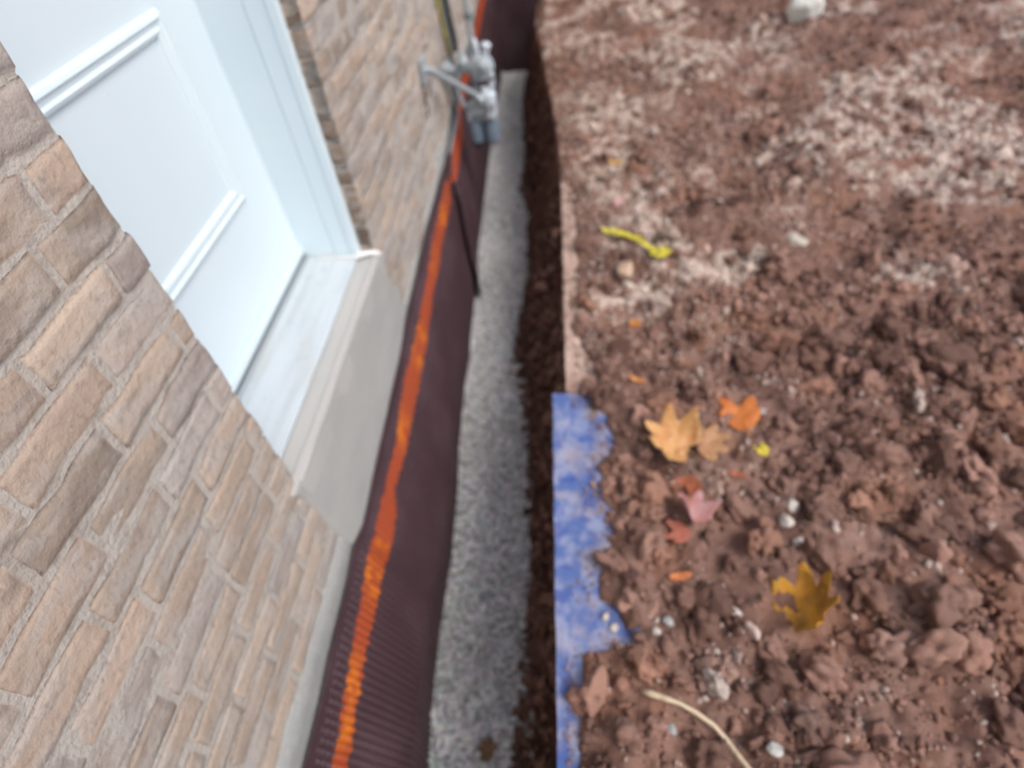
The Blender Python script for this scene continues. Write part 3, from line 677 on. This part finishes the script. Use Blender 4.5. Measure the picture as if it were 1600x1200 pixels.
# ------------------------------------------------------------------ leaves, twig, stones
def hmax(x, y, rad):
    a = np.linspace(0, 2*np.pi, 12)
    return float(np.max(ground_h(np.array([x]+list(x+rad*np.cos(a))+list(x+.5*rad*np.cos(a))), np.array([y]+list(y+rad*np.sin(a))+list(y+.5*rad*np.sin(a))))))
MAPLE = [(-90,.34),(-78,.26),(-60,.42),(-42,.56),(-30,.54),(-18,.62),(-8,.66),(2,.82),(10,.74),(20,.62),(30,.50),(40,.66),(48,.82),(56,.86),(64,.74),(72,.60),(80,.78),(84,.88),(90,.98)]
def leaf_outline(kind_):
    if kind_ == 'maple':
        R = MAPLE+[(180-a, q) for a, q in MAPLE[::-1][1:-1]]
        return [(q*math.cos(math.radians(a)), q*math.sin(math.radians(a))) for a, q in R]
    if kind_ == 'tri':
        R = [(-90,.62),(-60,.56),(-30,.55),(-8,.62),(10,.70),(24,.66),(38,.84),(52,1.0),(60,.80),(68,.42),(80,.34),(98,.40),(108,.72),(120,.98),(130,.86),(140,.58),(158,.62),(176,.66),(200,.56),(240,.58)]
        return [(q*math.cos(math.radians(a)), q*math.sin(math.radians(a))) for a, q in R]
    return [(.42*math.sin(t)*(1+.15*math.cos(2*t)), -math.cos(t)*(.8 if abs(math.cos(t)) < .9 else 1)) for t in np.linspace(0, 2*math.pi, 22)[:-1]]
def leaf(pos, size, rot, shape, m, label, cat='leaf', curl=.25, fold=.0, seed=0, stem=True, tilt=(0, 0), lift=.006, group=None, zabs=None):
    O = leaf_outline(shape); n_ = len(O); V = [(0, 0)]; rings = [.25, .5, .75, .9, 1]
    for q in rings: V += [(x*q, y*q) for x, y in O]
    V = np.array(V); F = [(0, 1+i, 1+(i+1) % n_) for i in range(n_)]
    for k in range(len(rings)-1):
        a, b_ = 1+k*n_, 1+(k+1)*n_
        F += [(a+i, b_+i, b_+(i+1) % n_, a+(i+1) % n_) for i in range(n_)]
    rd = np.hypot(V[:, 0], V[:, 1]); z = curl*rd**2*(.6+.5*fbm(V[:, 0]*1.5+seed, V[:, 1]*1.5, 0, 2, seed))+fold*np.abs(V[:, 0])+.16*fbm(V[:, 0]*3, V[:, 1]*3, seed, 3, seed)-.05*np.abs(np.sin(np.arctan2(V[:, 1], V[:, 0])*2.5))*rd
    P = np.stack([V[:, 0], V[:, 1], z], -1)*size/1.6
    h = zabs if zabs is not None else hmax(pos[0], pos[1], size*.22)+lift-.002
    R = Matrix.Translation((pos[0], pos[1], h)) @ Matrix.Rotation(math.radians(rot), 4, 'Z') @ Matrix.Rotation(math.radians(tilt[0]), 4, 'X') @ Matrix.Rotation(math.radians(tilt[1]), 4, 'Y')
    mm = M[m] if isinstance(m, str) else m
    if stem:
        o = bpy.data.objects.new('maple_leaf' if shape != 'oval' else 'fallen_leaf', None); C.objects.link(o); o.empty_display_size = .03
        b = mesh_obj('blade', P, F, mm); b.parent = o
        st = MB().tube([(0, -.25*size/1.6, .002), (.02*size, -.7*size/1.6, .004), (.09*size, -1.15*size/1.6, .003)], [.0014, .0012, .0010], 6).build('stem', mm, smooth=True); st.parent = o
        b.modifiers.new('thick', 'SOLIDIFY').thickness = .0005
    else:
        o = mesh_obj('fallen_leaf', P, F, mm); o.modifiers.new('thick', 'SOLIDIFY').thickness = .0005
    o.matrix_world = R
    return tag(o, label, cat, group)
LO = leafmat('leaf_orange', (190, 113, 52), (180, 96, 50)); LT = leafmat('leaf_tan', (191, 146, 93), (176, 118, 74), 30, (225, 190, 140))
LR = leafmat('leaf_rust', (158, 91, 61), (140, 78, 56)); LY = leafmat('leaf_yellow', (199, 182, 57), (190, 160, 60)); LP = leafmat('leaf_pink', (172, 130, 130), (160, 100, 84), 20)
LB = leafmat('leaf_ochre', (206, 146, 48), (120, 82, 42), 20, (190, 168, 70)); LG = leafmat('petal_yellow', (199, 189, 65), (180, 160, 60), 60); LW = leafmat('leaf_brown', (120, 91, 61), (98, 72, 50))
leaf((1.268, 1.203), .165, 4, 'tri', LO, 'flat orange maple leaf on the soil right of the tan curled leaf', curl=.10, seed=1)
leaf((1.045, 1.075), .20, 60, 'maple', LT, 'large tan curled maple leaf lying on clods', curl=.95, fold=.4, seed=2, tilt=(12, -10))
leaf((1.130, 1.085), .145, -70, 'maple', leafmat('leaf_fawn', (165, 124, 85), (150, 106, 74)), 'dull fawn maple leaf overlapping the right side of the tan one', curl=.4, seed=3, tilt=(-8, 14))
leaf((1.064, .939), .10, 150, 'tri', LR, 'small rust brown maple leaf just below the tan one', curl=.3, seed=4, tilt=(10, 5))
leaf((1.314, 1.072), .055, 30, 'tri', LY, 'small bright yellow oval leaf under the orange maple leaf', curl=.2, seed=5, stem=False)
leaf((1.215, .978), .045, 70, 'oval', LR, 'tiny reddish brown leaf between the yellow leaf and rust leaf', curl=.3, seed=6, stem=False)
leaf((1.045, .815), .125, 25, 'maple', LP, 'folded pinkish grey leaf standing on edge among clods', curl=.25, fold=1.1, seed=7, stem=False, tilt=(15, 25))
leaf((1.012, .775), .085, 80, 'tri', leafmat('leaf_salmon', (163, 98, 79), (150, 84, 70)), 'salmon red leaf tucked under the pinkish folded leaf', curl=.25, seed=8, stem=False)
leaf((.999, .653), .050, 100, 'oval', leafmat('leaf_scrap', (191, 119, 70), (170, 96, 62)), 'small orange leaf scrap below the salmon red leaf', curl=.3, seed=9, stem=False)
leaf((1.290, .545), .20, -60, 'maple', LB, 'big ochre and brown curled maple leaf near the right edge', curl=.7, fold=.35, seed=12, tilt=(22, -38), lift=.012)
leaf((.970, 1.657), .055, 10, 'tri', leafmat('leaf_amber', (186, 119, 48), (160, 96, 46)), 'small amber leaf fragment right of the beige board end', curl=.3, seed=11, stem=False)
leaf((.950, 1.367), .050, 70, 'oval', leafmat('leaf_apricot', (191, 130, 76), (170, 100, 60)), 'little apricot leaf beside the far end of the blue board', curl=.3, seed=12, stem=False)
leaf((.978, 2.9), .062, 80, 'oval', leafmat('leaf_straw', (206, 167, 96), (190, 140, 80)), 'lone straw yellow leaf high up on the soil heap', curl=.2, seed=13, stem=False)
leaf((.42, .347), .085, 40, 'maple', LW, 'brown wet leaf lying on the grey gravel', curl=.1, seed=14, zabs=-.742)
# yellow chain of petals: one arched spray
spray = bpy.data.objects.new('yellow_spray', None); C.objects.link(spray); spray.location = (.913, 2.214, hmax(.913, 2.214, .02))
bpy.context.view_layer.update()
pts = [(.905, 2.222), (.950, 2.205), (.995, 2.180), (1.035, 2.145), (1.062, 2.100), (1.090, 2.060), (1.118, 2.035)]
pz = [hmax(x, y, .03)+.012 for x, y in pts]
st = MB().tube([(x, y, z) for (x, y), z in zip(pts, pz)], .002, 6).build('stem', LG, smooth=True); st.parent = spray; st.matrix_parent_inverse = spray.matrix_world.inverted()
for i in range(9):
    u = i/8*(len(pts)-1.001); k = int(u); fr_ = u-k
    x = pts[k][0]*(1-fr_)+pts[k+1][0]*fr_; y = pts[k][1]*(1-fr_)+pts[k+1][1]*fr_; z = pz[k]*(1-fr_)+pz[k+1]*fr_
    b = leaf((x, y), .070 if i not in (5,) else .030, random.uniform(20, 130), 'oval', LG, '', curl=.3, seed=20+i, stem=False, zabs=z+.003)
    b.name = 'leaflet'
    for kk in ('label', 'category'): del b[kk]
    bpy.context.view_layer.update()
    b.parent = spray; b.matrix_parent_inverse = spray.matrix_world.inverted()
tag(spray, 'yellow arched spray of small leaflets lying on pale crumbly soil', 'leaf spray')
# bent pale twig
tp = [(.868, .362), (.887, .355), (.910, .348), (.951, .336), (.985, .320), (1.020, .298), (1.048, .268), (1.072, .232), (1.092, .19), (1.11, .13)]
tz = [hmax(x, y, .02)+.008+.012*math.sin(i/9*math.pi) for i, (x, y) in enumerate(tp)]
tag(MB().tube([(x, y, z) for (x, y), z in zip(tp, tz)], [.005, .008, .0065, .0045, .0055, .0050, .0055, .006, .0065, .007], 12).build('twig', M['twig'], smooth=True), 'bent pale straw coloured twig lying on dark soil in the foreground', 'twig')
SM = {}
def stone(pos, size, colr, label, seed, sq=(1, 1, .7), emb=.35, z=None, group=None, cat='stone', nm='stone'):
    v, F = shapes(3, 1, .35, 5, 900+seed); v = v[0]*np.array(sq)*size
    h = z if z is not None else float(ground_h(np.array([pos[0]]), np.array([pos[1]]))[0])
    key = colr
    if key not in SM: SM[key] = mat('stone_surface', rgb(*colr), .8, var=[(60, rgb(*[int(c*.8) for c in colr]), .5, .7, .6)], bump=[(120, .4, .002)], spec=.3)
    o = mesh_obj(nm, v, F, SM[key]); o.location = (pos[0], pos[1], h+size*sq[2]*(1-emb)); o.rotation_euler = (0, 0, seed*1.3)
    return tag(o, label, cat, group)
W_ = (196, 188, 178); G_ = (160, 162, 160); K_ = (186, 150, 146); T_ = (190, 164, 140)
stone((2.19, 4.12), .105, (226, 228, 220), 'large rounded white rock on top of the heap', 1, (.8, 1, 1.0), .3)
stone((.96, 1.974), .048, T_, 'beige upright stone just below the yellow spray', 2, (.75, 1.1, .8), .2)
stone((.962, 2.515), .034, K_, 'pinkish stone on the soil above the yellow spray', 3)
stone((1.669, 2.097), .042, (190, 180, 166), 'flat cream stone far right of the yellow spray', 4, (1.2, .8, .5))
stone((.794, .549), .011, W_, 'white pebble on the blue board, nearest the trench of the board pebbles', 5, z=.001, group='pale pebbles around the blue board')
stone((.816, .520), .013, W_, 'cream pebble on the blue board, middle of the board pebbles', 6, z=.001, group='pale pebbles around the blue board')
stone((.830, .468), .013, W_, 'cream pebble at the near rim of the blue board patch', 7, z=.003, group='pale pebbles around the blue board')
stone((.921, .510), .012, W_, 'white pebble on soil just right of the blue board tongue', 8, group='pale pebbles around the blue board')
stone((.953, .533), .014, G_, 'grey white pebble second to the right of the blue board tongue', 9, group='pale pebbles around the blue board')
stone((1.352, .876), .021, W_, 'uppermost pale pebble of the column at the right edge', 10, group='pale pebbles at the right edge')
stone((1.322, .826), .024, W_, 'middle pale pebble of the column at the right edge', 11, group='pale pebbles at the right edge')
stone((1.338, .764), .015, W_, 'lowest pale pebble of the column at the right edge', 12, group='pale pebbles at the right edge')
stone((1.424, 2.482), .026, W_, 'small whitish stone high on the pale crumbly crust', 13)
stone((1.347, 1.234), .014, G_, 'blue grey pebble touching the right side of the orange maple leaf', 14)
stone((1.117, .555), .018, W_, 'pale stone left of the ochre curled leaf', 15)
stone((1.152, .507), .019, (190, 170, 158), 'oval beige pebble below the ochre curled leaf', 16, (1.3, .8, .7))
stone((.928, .290), .012, G_, 'small grey pebble just left of the pale twig', 17)
stone((1.026, .250), .014, G_, 'grey pebble under the bend of the twig', 18)
stone((1.159, .337), .014, W_, 'white pebble right of the twig among dark clods', 19)
stone((1.139, .255), .016, (190, 190, 184), 'light grey pebble low at the right of the twig end', 20)
